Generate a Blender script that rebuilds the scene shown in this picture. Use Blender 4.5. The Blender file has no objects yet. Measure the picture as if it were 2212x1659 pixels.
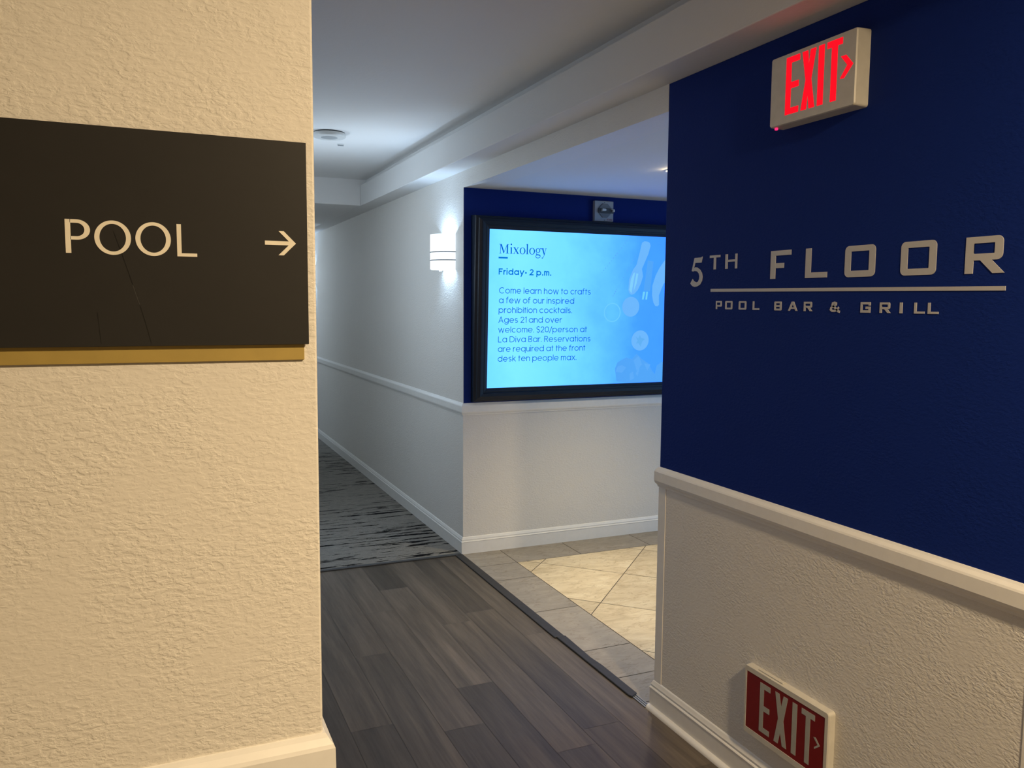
import bpy, math, random
from mathutils import Matrix, Vector
random.seed(7)
PI = math.pi
S = bpy.context.scene
COL = S.collection

# ------------------------------------------------------------------ camera
yaw, pitch, roll, FPX = 0.413089282, 0.0953739432, 0.00722961929, 1772.61479
fw = Vector((math.sin(yaw)*math.cos(pitch), math.cos(yaw)*math.cos(pitch), -math.sin(pitch)))
r0 = Vector((math.cos(yaw), -math.sin(yaw), 0)); u0 = r0.cross(fw)
rt = math.cos(roll)*r0 + math.sin(roll)*u0
up = -math.sin(roll)*r0 + math.cos(roll)*u0
cd = bpy.data.cameras.new('camera'); cam = bpy.data.objects.new('camera', cd); COL.objects.link(cam)
cd.sensor_fit = 'HORIZONTAL'; cd.sensor_width = 36.0; cd.lens = 36.0*FPX/2212.0
cd.clip_start = 0.02
m = Matrix((rt, up, -fw)).transposed().to_4x4(); m.translation = Vector((0, 0, 1.5))
cam.matrix_world = m
S.camera = cam

# ------------------------------------------------------------------ world, exposure
w = bpy.data.worlds.new('world'); S.world = w; w.use_nodes = True
w.node_tree.nodes['Background'].inputs[0].default_value = (0.02, 0.02, 0.02, 1)
w.node_tree.nodes['Background'].inputs[1].default_value = 0.0
S.view_settings.view_transform = 'Standard'; S.view_settings.look = 'None'
S.view_settings.exposure = 0.0; S.view_settings.gamma = 1.0
S.view_settings.use_curve_mapping = False

# ------------------------------------------------------------------ lamps of the place
def lamp(name, kind, loc, power, color, size=0.1, rot=(0, 0, 0), spot=None, blend=0.5):
    d = bpy.data.lights.new(name, kind); d.energy = power; d.color = color
    if kind == 'AREA': d.shape = 'DISK'; d.size = size
    else: d.shadow_soft_size = size
    if kind == 'SPOT': d.spot_size = spot; d.spot_blend = blend
    o = bpy.data.objects.new(name, d); COL.objects.link(o); o.location = loc; o.rotation_euler = rot
    return o
WARM = (1.0, 0.76, 0.465)
COOL = (0.47, 0.69, 1.0)
lamp('hall_downlight', 'AREA', (1.2, -0.25, 2.46), 85, WARM, 0.16)          # warm lamp of the hall behind the camera
lamp('bar_downlight', 'SPOT', (2.445, 3.50, 2.160), 180, (1.0, 0.82, 0.47), 0.04, spot=math.radians(93), blend=1.0)
lamp('bar_downlight_glow', 'POINT', (2.385, 3.50, 2.166), 0.30, (1.0, 0.80, 0.45), 0.008)
SCONCE_POWER, SCONCE_FRONT = 8.5, 6.5
d_ = lamp('added_bar_fill', 'AREA', (5.25, 2.3, 1.15), 44, (0.28, 0.57, 1.0), 1.5, rot=(0, math.pi/2, 0))   # cool fill light added to tint the bar ceiling blue, outside an invented opening
d_.data.shape = 'RECTANGLE'; d_.data.size = 1.9; d_.data.size_y = 1.5

# ------------------------------------------------------------------ helpers
def lin(r, g, b):
    f = lambda c: c/12.92 if c <= 0.04045 else ((c+0.055)/1.055)**2.4
    return (f(r/255.0), f(g/255.0), f(b/255.0), 1.0)

class MB:
    def __init__(s): s.v = []; s.f = []; s.m = []; s.sm = []
    def add(s, vs, fs, mi=0, smooth=False):
        b = len(s.v); s.v += [tuple(p) for p in vs]
        for f in fs: s.f.append([b+i for i in f]); s.m.append(mi); s.sm.append(smooth)
    def box(s, x0, x1, y0, y1, z0, z1, mi=0):
        s.add([(x0,y0,z0),(x1,y0,z0),(x1,y1,z0),(x0,y1,z0),(x0,y0,z1),(x1,y0,z1),(x1,y1,z1),(x0,y1,z1)],
              [(3,2,1,0),(4,5,6,7),(0,1,5,4),(1,2,6,5),(2,3,7,6),(3,0,4,7)], mi)
    def prism(s, poly, z0, z1, mi=0):
        a = sum(poly[i][0]*poly[(i+1) % len(poly)][1]-poly[(i+1) % len(poly)][0]*poly[i][1] for i in range(len(poly)))
        if a < 0: poly = poly[::-1]
        n = len(poly)
        s.add([(p[0], p[1], z0) for p in poly]+[(p[0], p[1], z1) for p in poly],
              [list(range(n))[::-1], [n+i for i in range(n)]]+[(i, (i+1) % n, n+(i+1) % n, n+i) for i in range(n)], mi)
    def ringprism(s, out, inn, z0, z1, mi=0):
        n = len(out)
        v = [(p[0],p[1],z1) for p in out]+[(p[0],p[1],z1) for p in inn]+[(p[0],p[1],z0) for p in out]+[(p[0],p[1],z0) for p in inn]
        f = []
        for i in range(n):
            j = (i+1) % n
            f += [(i,j,n+j,n+i), (2*n+i,2*n+j,j,i), (n+i,n+j,3*n+j,3*n+i), (2*n+j,2*n+i,3*n+i,3*n+j)]
        s.add(v, f, mi)
    def lathe(s, prof, n=48, mi=0, smooth=True):      # prof: (radius, height); axis = local z
        v = []; f = []
        for (r, h) in prof:
            for k in range(n): v.append((r*math.cos(2*PI*k/n), r*math.sin(2*PI*k/n), h))
        for i in range(len(prof)-1):
            for k in range(n):
                j = (k+1) % n
                f.append((i*n+k, i*n+j, (i+1)*n+j, (i+1)*n+k))
        s.add(v, f, mi, smooth)
        s.add(v[-n:], [list(range(n))], mi); s.add(v[:n], [list(range(n))[::-1]], mi)
    def stroke(s, pts, wd, z0, z1, closed=False, mi=0):
        pts = [p for i, p in enumerate(pts) if i == 0 or math.dist(p, pts[i-1]) > 1e-7]
        n = len(pts); L = []; R = []
        for i in range(n):
            if closed: a, b, c = pts[i-1], pts[i], pts[(i+1) % n]
            else: a, b, c = pts[max(i-1, 0)], pts[i], pts[min(i+1, n-1)]
            def nr(p, q):
                d = math.dist(p, q)
                return (-(q[1]-p[1])/d, (q[0]-p[0])/d) if d > 1e-9 else None
            n1, n2 = nr(a, b), nr(b, c)
            n1 = n1 or n2; n2 = n2 or n1
            mx, my = n1[0]+n2[0], n1[1]+n2[1]; l = math.hypot(mx, my) or 1
            mx /= l; my /= l
            k = wd/2/max(0.35, mx*n1[0]+my*n1[1])
            L.append((b[0]+mx*k, b[1]+my*k)); R.append((b[0]-mx*k, b[1]-my*k))
        v = [(p[0],p[1],z1) for p in L]+[(p[0],p[1],z1) for p in R]+[(p[0],p[1],z0) for p in L]+[(p[0],p[1],z0) for p in R]
        f = []
        for i in range(n if closed else n-1):
            j = (i+1) % n
            f += [(i, n+i, n+j, j), (i, j, 2*n+j, 2*n+i), (n+j, n+i, 3*n+i, 3*n+j)]
        if not closed: f += [(0, 2*n, 3*n, n), (n-1, 2*n-1, 4*n-1, 3*n-1)]
        s.add(v, f, mi)
    def build(s, name, mats, parent=None, bevel=None, seg=2):
        me = bpy.data.meshes.new(name); me.from_pydata(s.v, [], s.f)
        mats = mats if isinstance(mats, (list, tuple)) else [mats]
        for mm in mats: me.materials.append(mm)
        for p, mi, sm in zip(me.polygons, s.m, s.sm): p.material_index = mi; p.use_smooth = sm
        me.update()
        o = bpy.data.objects.new(name, me); COL.objects.link(o)
        if parent is not None: o.parent = parent
        if bevel:
            b = o.modifiers.new('soft_edges', 'BEVEL'); b.width = bevel; b.segments = seg; b.limit_method = 'ANGLE'
        return o

def struct(o): o['kind'] = 'structure'; return o
def tag(o, label, cat, group=None):
    o['label'] = label; o['category'] = cat
    if group: o['group'] = group
    return o
def thing(name, label, cat, origin, right, upv, group=None):
    o = bpy.data.objects.new(name, None); COL.objects.link(o)
    r = Vector(right).normalized(); u = Vector(upv).normalized(); n = r.cross(u)
    mm = Matrix((r, u, n)).transposed().to_4x4(); mm.translation = Vector(origin)
    o.matrix_world = mm; o.empty_display_size = 0.05
    return tag(o, label, cat, group)
def dup(root, mat, label):
    r = root.copy(); COL.objects.link(r); r.matrix_world = mat; r['label'] = label
    for ch in list(root.children):
        c = ch.copy(); COL.objects.link(c); c.parent = r
        for g in ch.children:
            d = g.copy(); COL.objects.link(d); d.parent = c
    return r

# ------------------------------------------------------------------ materials
class NT:
    def __init__(s, name):
        s.mat = bpy.data.materials.new(name); s.mat.use_nodes = True
        s.t = s.mat.node_tree; s.p = s.t.nodes['Principled BSDF']; s.out = s.t.nodes['Material Output']
    def n(s, typ, **kw):
        x = s.t.nodes.new(typ)
        for k, v in kw.items(): setattr(x, k, v)
        return x
    def l(s, a, b): s.t.links.new(a, b)
    def pos(s, scale=(1, 1, 1), obj=False):
        mp = s.n('ShaderNodeMapping'); mp.inputs['Scale'].default_value = scale
        if obj: s.l(s.n('ShaderNodeTexCoord').outputs['Object'], mp.inputs[0])
        else: s.l(s.n('ShaderNodeNewGeometry').outputs['Position'], mp.inputs[0])
        return mp.outputs[0]
    def noise(s, vec, scale, detail=2.0, rough=0.5, dist=0.0):
        x = s.n('ShaderNodeTexNoise'); s.l(vec, x.inputs['Vector'])
        x.inputs['Scale'].default_value = scale; x.inputs['Detail'].default_value = detail
        x.inputs['Roughness'].default_value = rough; x.inputs['Distortion'].default_value = dist
        return x.outputs['Fac']
    def ramp(s, fac, stops, interp='LINEAR'):
        x = s.n('ShaderNodeValToRGB'); x.color_ramp.interpolation = interp; s.l(fac, x.inputs[0])
        e = x.color_ramp.elements
        while len(e) < len(stops): e.new(0.5)
        for k, (p, c) in enumerate(stops):
            e[k].position = p; e[k].color = c if isinstance(c, tuple) else (c, c, c, 1)
        return x.outputs[0]
    def mix(s, fac, a, b, blend='MIX'):
        x = s.n('ShaderNodeMix', data_type='RGBA', blend_type=blend)
        for sock, v in ((x.inputs[0], fac), (x.inputs[6], a), (x.inputs[7], b)):
            if hasattr(v, 'is_output'): s.l(v, sock)
            else: sock.default_value = v
        return x.outputs[2]
    def bump(s, h, strength, dist):
        x = s.n('ShaderNodeBump'); x.inputs['Strength'].default_value = strength; x.inputs['Distance'].default_value = dist
        s.l(h, x.inputs['Height']); s.l(x.outputs[0], s.p.inputs['Normal'])
    def set(s, col=None, rough=None, metal=None, spec=None):
        if col is not None:
            if hasattr(col, 'is_output'): s.l(col, s.p.inputs['Base Color'])
            else: s.p.inputs['Base Color'].default_value = col
        if rough is not None: s.p.inputs['Roughness'].default_value = rough
        if metal is not None: s.p.inputs['Metallic'].default_value = metal
        if spec is not None: s.p.inputs['Specular IOR Level'].default_value = spec
        return s.mat

def plain(name, col, rough=0.5, metal=0.0, spec=0.5, var=0.06):
    t = NT(name); nz = t.noise(t.pos(obj=True), 40, 3)
    c2 = tuple(c*(1-var) for c in col[:3])+(1,)
    return t.set(t.mix(t.ramp(nz, [(0.35, 0.0), (0.65, 1.0)]), col, c2), rough, metal, spec)

def knock(name, col, rough, strength, scale, dist=0.0016, spec=0.3):
    t = NT(name)
    v = t.pos((1, 1, 1.7))
    a = t.noise(v, scale, 3, 0.5, 0.25)
    big = t.noise(t.pos(), 9, 2)
    hs = t.ramp(a, [(0.36, 0.0), (0.48, 0.35), (0.58, 0.85), (0.72, 1.0)])
    amp = t.ramp(big, [(0.35, 0.35), (0.62, 1.0)])
    h = t.mix(1.0, hs, amp, 'MULTIPLY')
    t.bump(h, strength, dist)
    return t.set(col, rough, spec=spec)

M = {}
M['cream'] = knock('cream_plaster', (0.74, 0.70, 0.63, 1), 0.6, 0.44, 105)
M['white_wall'] = knock('white_plaster', (0.74, 0.71, 0.66, 1), 0.6, 0.55, 95)
M['blue'] = knock('navy_paint', (0.0045, 0.0200, 0.165, 1), 0.7, 0.30, 95, spec=0.12)
M['ceil'] = knock('ceiling_paint', (0.72, 0.71, 0.69, 1), 0.75, 0.15, 60)
M['trim'] = plain('trim_paint', (0.83, 0.81, 0.77, 1), 0.35, var=0.03)
M['black_panel'] = plain('black_sign_panel', (0.020, 0.019, 0.018, 1), 0.42, spec=0.4)
M['scratch'] = plain('scuff', (0.006, 0.006, 0.006, 1), 0.3)
M['scuff_light'] = plain('scuff_light', (0.06, 0.06, 0.06, 1), 0.3)
M['gold'] = plain('gold_plate', (0.46, 0.33, 0.09, 1), 0.45, metal=0.25)
M['ivory'] = plain('ivory_letter', (0.86, 0.80, 0.66, 1), 0.5)
M['vinyl'] = plain('silver_vinyl', (0.50, 0.485, 0.475, 1), 0.45, var=0.03)
M['plastic'] = plain('white_plastic', (0.63, 0.60, 0.53, 1), 0.4)
M['red_panel'] = plain('red_panel', (0.20, 0.0035, 0.005, 1), 0.4)
M['grey_letter'] = plain('photoluminescent_letter', (0.42, 0.415, 0.375, 1), 0.5)
M['frame'] = plain('dark_frame', (0.0055, 0.0125, 0.027, 1), 0.42, spec=0.3)
M['grey'] = plain('grey_plastic', (0.16, 0.17, 0.19, 1), 0.4)
M['darkgrey'] = plain('dark_grey', (0.05, 0.055, 0.06, 1), 0.5)
M['lens'] = plain('strobe_lens', (0.62, 0.66, 0.70, 1), 0.12)
M['strobe_plate'] = plain('strobe_plate', (0.37, 0.39, 0.43, 1), 0.45)
M['fire_red'] = plain('fire_lettering', (0.26, 0.10, 0.12, 1), 0.5)
M['metal'] = plain('aluminium', (0.30, 0.31, 0.33, 1), 0.6, metal=1.0)
M['rubber'] = plain('dark_reducer', (0.026, 0.023, 0.022, 1), 0.6, var=0.25)
M['band'] = plain('sconce_band', (0.012, 0.013, 0.015, 1), 0.6, spec=0.1)
M['disc'] = plain('ceiling_disc', (0.60, 0.60, 0.58, 1), 0.5)
M['grille'] = plain('disc_grille', (0.34, 0.35, 0.35, 1), 0.6)
t = NT('added_window_glass')
tr = t.n('ShaderNodeBsdfTransparent'); gl = t.n('ShaderNodeBsdfGlossy'); gl.inputs['Roughness'].default_value = 0.02
mx_ = t.n('ShaderNodeMixShader'); mx_.inputs[0].default_value = 0.06
t.l(tr.outputs[0], mx_.inputs[1]); t.l(gl.outputs[0], mx_.inputs[2]); t.l(mx_.outputs[0], t.out.inputs[0])
M['pane'] = t.mat
M['grout'] = plain('grout', (0.085, 0.070, 0.050, 1), 0.8)

def emit(name, col, strength):
    t = NT(name); t.set((0, 0, 0, 1), 0.4, spec=0.0)
    nz = t.noise(t.pos(obj=True), 30, 2)
    c2 = tuple(c*0.97 for c in col[:3])+(1,)
    t.l(t.mix(nz, col, c2), t.p.inputs['Emission Color']); t.p.inputs['Emission Strength'].default_value = strength
    return t.mat
M['exit_red'] = emit('exit_red', (1.0, 0.004, 0.012, 1), 1.6)
M['led_red'] = emit('led_red', (1.0, 0.02, 0.12, 1), 2.0)
M['bulb'] = emit('bulb', (0.8, 0.92, 1.0, 1), 6.0)
M['warm_bulb'] = emit('warm_bulb', (1.0, 0.82, 0.45, 1), 6.0)
M['shade'] = emit('sconce_shade', (0.70, 0.85, 1.0, 1), 1.35)
M['shade'].node_tree.nodes['Principled BSDF'].inputs['Base Color'].default_value = (0.75, 0.75, 0.73, 1)
M['ink'] = emit('screen_ink', lin(0, 92, 205), 1.0)
M['ink_bold'] = emit('screen_ink_bold', lin(0, 112, 215), 1.0)
M['pic1'] = emit('picture_pale', lin(110, 185, 255), 1.0)
M['pic2'] = emit('picture_light', lin(128, 208, 255), 1.0)
M['pic3'] = emit('picture_mid', lin(84, 168, 250), 1.0)
M['pic5'] = emit('picture_soft', lin(94, 174, 252), 1.0)
M['pic6'] = emit('picture_core', lin(98, 178, 246), 1.0)
M['pic4'] = emit('picture_edge', lin(112, 208, 255), 1.0)
# what the display shows: cyan on one side running into deep sky blue on the other
t = NT('screen_picture'); t.set((0, 0, 0, 1), 0.25, spec=0.3)
sx = t.n('ShaderNodeSeparateXYZ'); t.l(t.n('ShaderNodeTexCoord').outputs['Object'], sx.inputs[0])
nz = t.noise(t.pos(obj=True), 3.2, 4, 0.6)
ma = t.n('ShaderNodeMath', operation='MULTIPLY_ADD'); t.l(nz, ma.inputs[0]); ma.inputs[1].default_value = 0.45; t.l(sx.outputs[0], ma.inputs[2])
md = t.n('ShaderNodeMath', operation='DIVIDE'); t.l(ma.outputs[0], md.inputs[0]); md.inputs[1].default_value = 1.9
gr = t.ramp(md.outputs[0], [(0.0, lin(95, 195, 255)), (0.11, lin(118, 224, 255)), (0.20, lin(130, 236, 255)), (0.38, lin(118, 224, 255)), (0.55, lin(92, 190, 255)), (0.68, lin(66, 158, 252)), (1.0, lin(44, 134, 244))])
gr = t.mix(1.0, gr, (1.0, 1.03, 2.1, 1), 'MULTIPLY'); t.l(gr, t.p.inputs['Emission Color']); t.p.inputs['Emission Strength'].default_value = 1.0
M['screen'] = t.mat

# plank vinyl: every plank carries its own tone (a mesh attribute), grain runs along y
t = NT('wood_planks')
at = t.n('ShaderNodeAttribute', attribute_name='tone')
v = t.pos((1, 0.055, 1))
ad = t.n('ShaderNodeVectorMath', operation='ADD'); t.l(v, ad.inputs[0])
sc = t.n('ShaderNodeVectorMath', operation='SCALE'); t.l(at.outputs['Vector'], sc.inputs[0]); sc.inputs['Scale'].default_value = 7.0
t.l(sc.outputs[0], ad.inputs[1])
g1 = t.noise(ad.outputs[0], 19, 5, 0.6, 0.3); g2 = t.noise(ad.outputs[0], 95, 4, 0.7)
base = t.ramp(g1, [(0.30, (0.058, 0.045, 0.033, 1)), (0.50, (0.100, 0.080, 0.060, 1)), (0.72, (0.175, 0.140, 0.105, 1))])
base = t.mix(0.35, base, t.ramp(g2, [(0.3, (0.058, 0.048, 0.039, 1)), (0.7, (0.155, 0.130, 0.104, 1))]))
tone = t.ramp(at.outputs['Fac'], [(0.0, 0.60), (1.0, 1.55)])
base = t.mix(1.0, base, tone, 'MULTIPLY')
t.bump(g2, 0.15, 0.0008)
M['planks'] = t.set(base, 0.48, spec=0.25)
# stone tiles
def stone(name, c0, c1, c2, rough):
    t = NT(name)
    at = t.n('ShaderNodeAttribute', attribute_name='tone')
    v = t.pos((1.0, 2.2, 1))
    ad = t.n('ShaderNodeVectorMath', operation='ADD'); t.l(v, ad.inputs[0])
    sc = t.n('ShaderNodeVectorMath', operation='SCALE'); t.l(at.outputs['Vector'], sc.inputs[0]); sc.inputs['Scale'].default_value = 9.0
    t.l(sc.outputs[0], ad.inputs[1])
    a = t.noise(ad.outputs[0], 5, 5, 0.62, 1.2); b = t.noise(ad.outputs[0], 13, 7, 0.75, 1.6)
    col = t.ramp(a, [(0.30, c0), (0.52, c1), (0.72, c2)])
    vein = t.ramp(b, [(0.56, 0.0), (0.60, 0.85), (0.63, 0.0), (0.68, 0.5)])
    col = t.mix(vein, col, tuple(c*k_ for c, k_ in zip(c0[:3], (0.70, 0.62, 0.52)))+(1,))
    col = t.mix(1.0, col, t.ramp(at.outputs['Fac'], [(0, 0.9), (1, 1.08)]), 'MULTIPLY')
    return t.set(col, rough, spec=0.4)
M['tile_center'] = stone('travertine_tile', (0.52, 0.41, 0.25, 1), (0.66, 0.535, 0.345, 1), (0.74, 0.63, 0.43, 1), 0.5)
M['tile_border'] = stone('grey_border_tile', (0.275, 0.242, 0.200, 1), (0.320, 0.282, 0.234, 1), (0.375, 0.332, 0.278, 1), 0.55)
# carpet with broken dark dashes across the corridor
t = NT('carpet')
a0 = t.noise(t.pos((0.055, 1, 1)), 30, 2, 0.5); a1 = t.noise(t.pos((0.35, 1, 1)), 110, 3, 0.6)
am = t.n('ShaderNodeMath', operation='MULTIPLY_ADD'); t.l(a1, am.inputs[0]); am.inputs[1].default_value = 0.22; t.l(a0, am.inputs[2]); a = am.outputs[0]
brk = t.noise(t.pos((0.45, 1.6, 1)), 16, 3)
band = t.noise(t.pos((0.1, 1, 1)), 4.5, 2)
pile = t.noise(t.pos(), 260, 2)
fleck = t.noise(t.pos((0.3, 1, 1)), 60, 3)
base = t.mix(pile, (0.150, 0.140, 0.123, 1), (0.345, 0.322, 0.283, 1))
base = t.mix(t.ramp(fleck, [(0.50, 0.0), (0.7, 0.35)]), base, (0.05, 0.052, 0.055, 1))
dash = t.ramp(a, [(0.686, 0.0), (0.702, 1.0)])
dash = t.mix(1.0, dash, t.ramp(brk, [(0.42, 0.0), (0.50, 1.0)]), 'MULTIPLY')
dash = t.mix(1.0, dash, t.ramp(band, [(0.36, 0.3), (0.46, 1.0)]), 'MULTIPLY')
base = t.mix(dash, base, (0.006, 0.006, 0.007, 1))
t.bump(pile, 0.5, 0.002)
M['carpet'] = t.set(base, 0.95, spec=0.1)

# ------------------------------------------------------------------ setting: measurements (metres)
XW, YE, YS, YL, XL = 1.68, 2.485, 4.554, 1.08, 0.196
ZC, ZB, ZT = 2.475, 2.274, 2.18            # tray ceiling, soffit underside, bar ceiling
ZSPLIT = 0.90
XB = 1.536

# floors
def tone_mesh(name, faces, mats):
    v = []; f = []; tn = []; mi = []
    for poly, z, k, tval in faces:
        b = len(v); v += [(p[0], p[1], z) for p in poly]; f.append(list(range(b, b+len(poly)))); tn.append(tval); mi.append(k)
    me = bpy.data.meshes.new(name); me.from_pydata(v, [], f)
    for mm in mats: me.materials.append(mm)
    for p, k in zip(me.polygons, mi): p.material_index = k
    at = me.attributes.new('tone', 'FLOAT', 'FACE')
    for i, x in enumerate(tn): at.data[i].value = x
    o = bpy.data.objects.new(name, me); COL.objects.link(o); return struct(o)
pf = [([(-3.2, -3), (3.2, -3), (3.2, YS), (-3.2, YS)], -0.0015, 1, 0.5)]
PW, PLN = 0.1525, 1.2
ends = {0: 2.628, 1: 2.92, -1: 3.35, 2: 3.55, -2: 2.75, 3: 2.45}
tones = {(1, 1): 0.78, (0, 1): 0.62, (0, 0): 0.30, (1, 0): 0.28, (-1, 0): 0.42, (0, -1): 0.85}
for k in range(-27, 15):
    x0 = 0.9005+PW*k; x1 = x0+PW
    if x1 > 3.2 or x0 < -3.2: continue
    e = ends.get(k, random.uniform(2.2, 3.4))
    j0 = int(math.floor((-3-e)/PLN))
    for j in range(j0, 4):
        a = max(-3, e+PLN*(j-1)); b = min(YS, e+PLN*j)
        if b-a < 0.02: continue
        xx1 = x1
        if a < YS and b > YE and x1 > 1.66:   # bar tiles take over beyond the wall end
            if x0 >= 1.60: b = min(b, 1.06)
            if b-a < 0.02: continue
        tv = tones.get((k, j), random.random()*0.6+0.1)
        g = 0.0006
        pf.append(([(x0+g, a+g), (xx1-g, a+g), (xx1-g, b-g), (x0+g, b-g)], 0.0, 0, tv))
# fill the two rows next to the tiles up to the reducer strip
for k, (xa, xb) in enumerate(((1.6630, 1.6790),)):
    pf.append(([(xa, 1.05), (xb, 1.05), (xb, YE+0.05), (xa, YE+0.05)], -0.0004, 0, 0.3))
pf.append(([(1.6630, YE), (1.6800, YE), (1.6800, YS), (1.6630, YS)], -0.0004, 0, 0.3))
o = tone_mesh('floor', pf, [M['planks'], M['darkgrey']])

def clip(poly, a, b, c):       # keep a*x+b*y<=c
    out = []
    for i in range(len(poly)):
        p, q = poly[i], poly[(i+1) % len(poly)]
        dp, dq = a*p[0]+b*p[1]-c, a*q[0]+b*q[1]-c
        if dp <= 0: out.append(p)
        if dp*dq < 0:
            s_ = dp/(dp-dq); out.append((p[0]+(q[0]-p[0])*s_, p[1]+(q[1]-p[1])*s_))
    return out
tf = [([(1.672, 1.2), (5, 1.2), (5, YS), (1.672, YS)], 0.0005, 2, 0.5)]
BX, BY, G = 1.916, 4.277, 0.0022
rs = 1/math.sqrt(2); SP = 0.4935
for i in range(-6, 8):
    for j in range(-4, 9):
        d0, s0 = 1.043+SP*i, 3.435+SP*j
        cn = [(d0+G, s0+G), (d0+SP-G, s0+G), (d0+SP-G, s0+SP-G), (d0+G, s0+SP-G)]
        poly = [((s-d)*rs, (s+d)*rs) for d, s in cn]
        poly = clip(poly, -1, 0, -(BX+G))
        if len(poly) > 2: poly = clip(poly, 0, 1, BY-G)
        if len(poly) > 2: poly = clip(poly, 1, 0, 4.7)
        if len(poly) > 2: poly = clip(poly, 0, -1, -1.5)
        if len(poly) > 2: tf.append((poly, 0.002, 0, random.random()))
ys = [1.2, 1.55, 2.039, 2.534, 2.749, 3.0285, 3.5235, 4.018, 4.285]
for a, b in zip(ys, ys[1:]):
    tf.append(([(1.673, a+G), (BX-G, a+G), (BX-G, b-G), (1.673, b-G)], 0.002, 1, random.random()))
xs = [1.673, BX, 2.342, 2.837, 3.332, 3.827, 4.322, 5.0]
for a, b in zip(xs, xs[1:]):
    tf.append(([(a+G, BY+G), (b-G, BY+G), (b-G, YS), (a+G, YS)], 0.002, 1, random.random()))
tone_mesh('floor_tiles', tf, [M['tile_center'], M['tile_border'], M['grout']])
b = MB(); b.box(XL, XW, YS+0.004, 12, -0.02, 0.006)
struct(b.build('floor_carpet', M['carpet']))

# walls
def wall(name, x0, x1, y0, y1, z0, z1, mats, split=None, bevel=None):
    b = MB()
    if split is None: b.box(x0, x1, y0, y1, z0, z1)
    else:
        vs = []
        for z in (z0, split, z1): vs += [(x0,y0,z),(x1,y0,z),(x1,y1,z),(x0,y1,z)]
        lo = []; hi = []
        for k in range(4):
            j = (k+1) % 4
            lo.append((k, j, 4+j, 4+k)); hi.append((4+k, 4+j, 8+j, 8+k))
        b.add(vs, lo+[(3,2,1,0)], 0); nb = len(b.v)
        base = nb-12
        for f in hi+[(8,9,10,11)]: b.f.append([base+i for i in f]); b.m.append(1); b.sm.append(False)
    return struct(b.build(name, mats, bevel=bevel))
wall('wall_left', -3.2, XL, YL, 12, 0, 2.6, M['cream'], bevel=0.003)
wall('wall_right', XW, XW+0.15, 1.055, YE, 0, ZB, [M['white_wall'], M['blue']], ZSPLIT, bevel=0.003)
wall('wall_header', XW, XW+0.15, YE, YS, ZT, ZB, M['white_wall'])
# corridor wall; its end towards the bar is painted like the bar's back wall
b = MB(); x0, x1, e = XW, XW+0.15, 0.0022
b.add([(x0,YS,0),(x0,12,0),(x0,12,ZB),(x0,YS,ZB)], [(0,1,2,3)], 0)
b.add([(x0,YS,0),(x1,YS,0),(x1,YS,ZSPLIT),(x0,YS,ZSPLIT)], [(0,1,2,3)], 0)
b.add([(x0,YS,ZSPLIT),(x0+e,YS,ZSPLIT),(x0+e,YS,ZT),(x0,YS,ZT)], [(0,1,2,3)], 0)
b.add([(x0+e,YS,ZSPLIT),(x1,YS,ZSPLIT),(x1,YS,ZT),(x0+e,YS,ZT)], [(0,1,2,3)], 1)
b.add([(x1,YS,0),(x1,12,0),(x1,12,ZB),(x1,YS,ZB)], [(3,2,1,0)], 0)
b.add([(x0,12,0),(x1,12,0),(x1,12,ZB),(x0,12,ZB)], [(3,2,1,0)], 0)
struct(b.build('wall_corridor', [M['white_wall'], M['blue']]))
wall('wall_back', XW+0.15, 5.0, YS, YS+0.15, 0, ZT, [M['white_wall'], M['blue']], ZSPLIT)
b = MB()
for (ya, yb, za, zb_) in ((1.05, 1.5, 0, ZT), (3.1, YS+0.15, 0, ZT), (1.5, 3.1, 0, 0.12), (1.5, 3.1, 2.08, ZT)): b.box(5.0, 5.15, ya, yb, za, zb_)
struct(b.build('wall_bar_side', M['white_wall']))
b = MB()
for (ya, yb, za, zb_) in ((1.5, 1.55, 0.12, 2.08), (3.05, 3.1, 0.12, 2.08), (2.28, 2.32, 0.17, 2.03), (1.55, 3.05, 0.12, 0.17), (1.55, 3.05, 2.03, 2.08)): b.box(5.04, 5.10, ya, yb, za, zb_)
win = struct(b.build('added_window_1', M['trim']))  # unseen glazed opening, added so the bar's cool fill can enter
b = MB(); b.box(5.068, 5.072, 1.55, 3.05, 0.17, 2.03); b.build('added_window_pane', M['pane'], win)
wall('wall_bar_near', XW+0.15, 5.0, 1.055, 1.2, 0, ZB, M['white_wall'])
wall('wall_corridor_end', XL, XW+0.15, 12, 12.15, 0, 2.6, M['white_wall'])
wall('wall_hall_rear', -3.2, 3.35, -3.15, -3.0, 0, 2.6, M['cream'])
wall('wall_hall_west', -3.35, -3.2, -3.15, YL, 0, 2.6, M['cream'])
wall('wall_hall_east', 3.2, 3.35, -3.15, 1.055, 0, 2.6, M['cream'])
# ceilings
def slab(name, x0, x1, y0, y1, z0, z1, mat, bevel=None):
    b = MB(); b.box(x0, x1, y0, y1, z0, z1); return struct(b.build(name, mat, bevel=bevel))
slab('ceiling', -3.2, XB+0.046, -3.0, 6.5, ZC, ZC+0.1, M['ceil'])
b = MB(); pr = [(XB, ZB), (XW+0.15, ZB), (XW+0.15, ZC+0.1), (XB+0.045, ZC+0.1), (XB+0.045, ZC-0.036), (XB, ZC-0.042)]; q = len(pr)
b.add([(x_, y_, z_) for y_ in (-3.0, 12) for x_, z_ in pr], [list(range(q)), [2*q-1-i for i in range(q)]]+[(i, q+i, q+(i+1) % q, (i+1) % q) for i in range(q)])
struct(b.build('ceiling_soffit_right', M['ceil'], bevel=0.004))
slab('ceiling_soffit_left', XL, XL+0.144, YL, 12, ZB, ZC, M['ceil'], 0.004)
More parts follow.
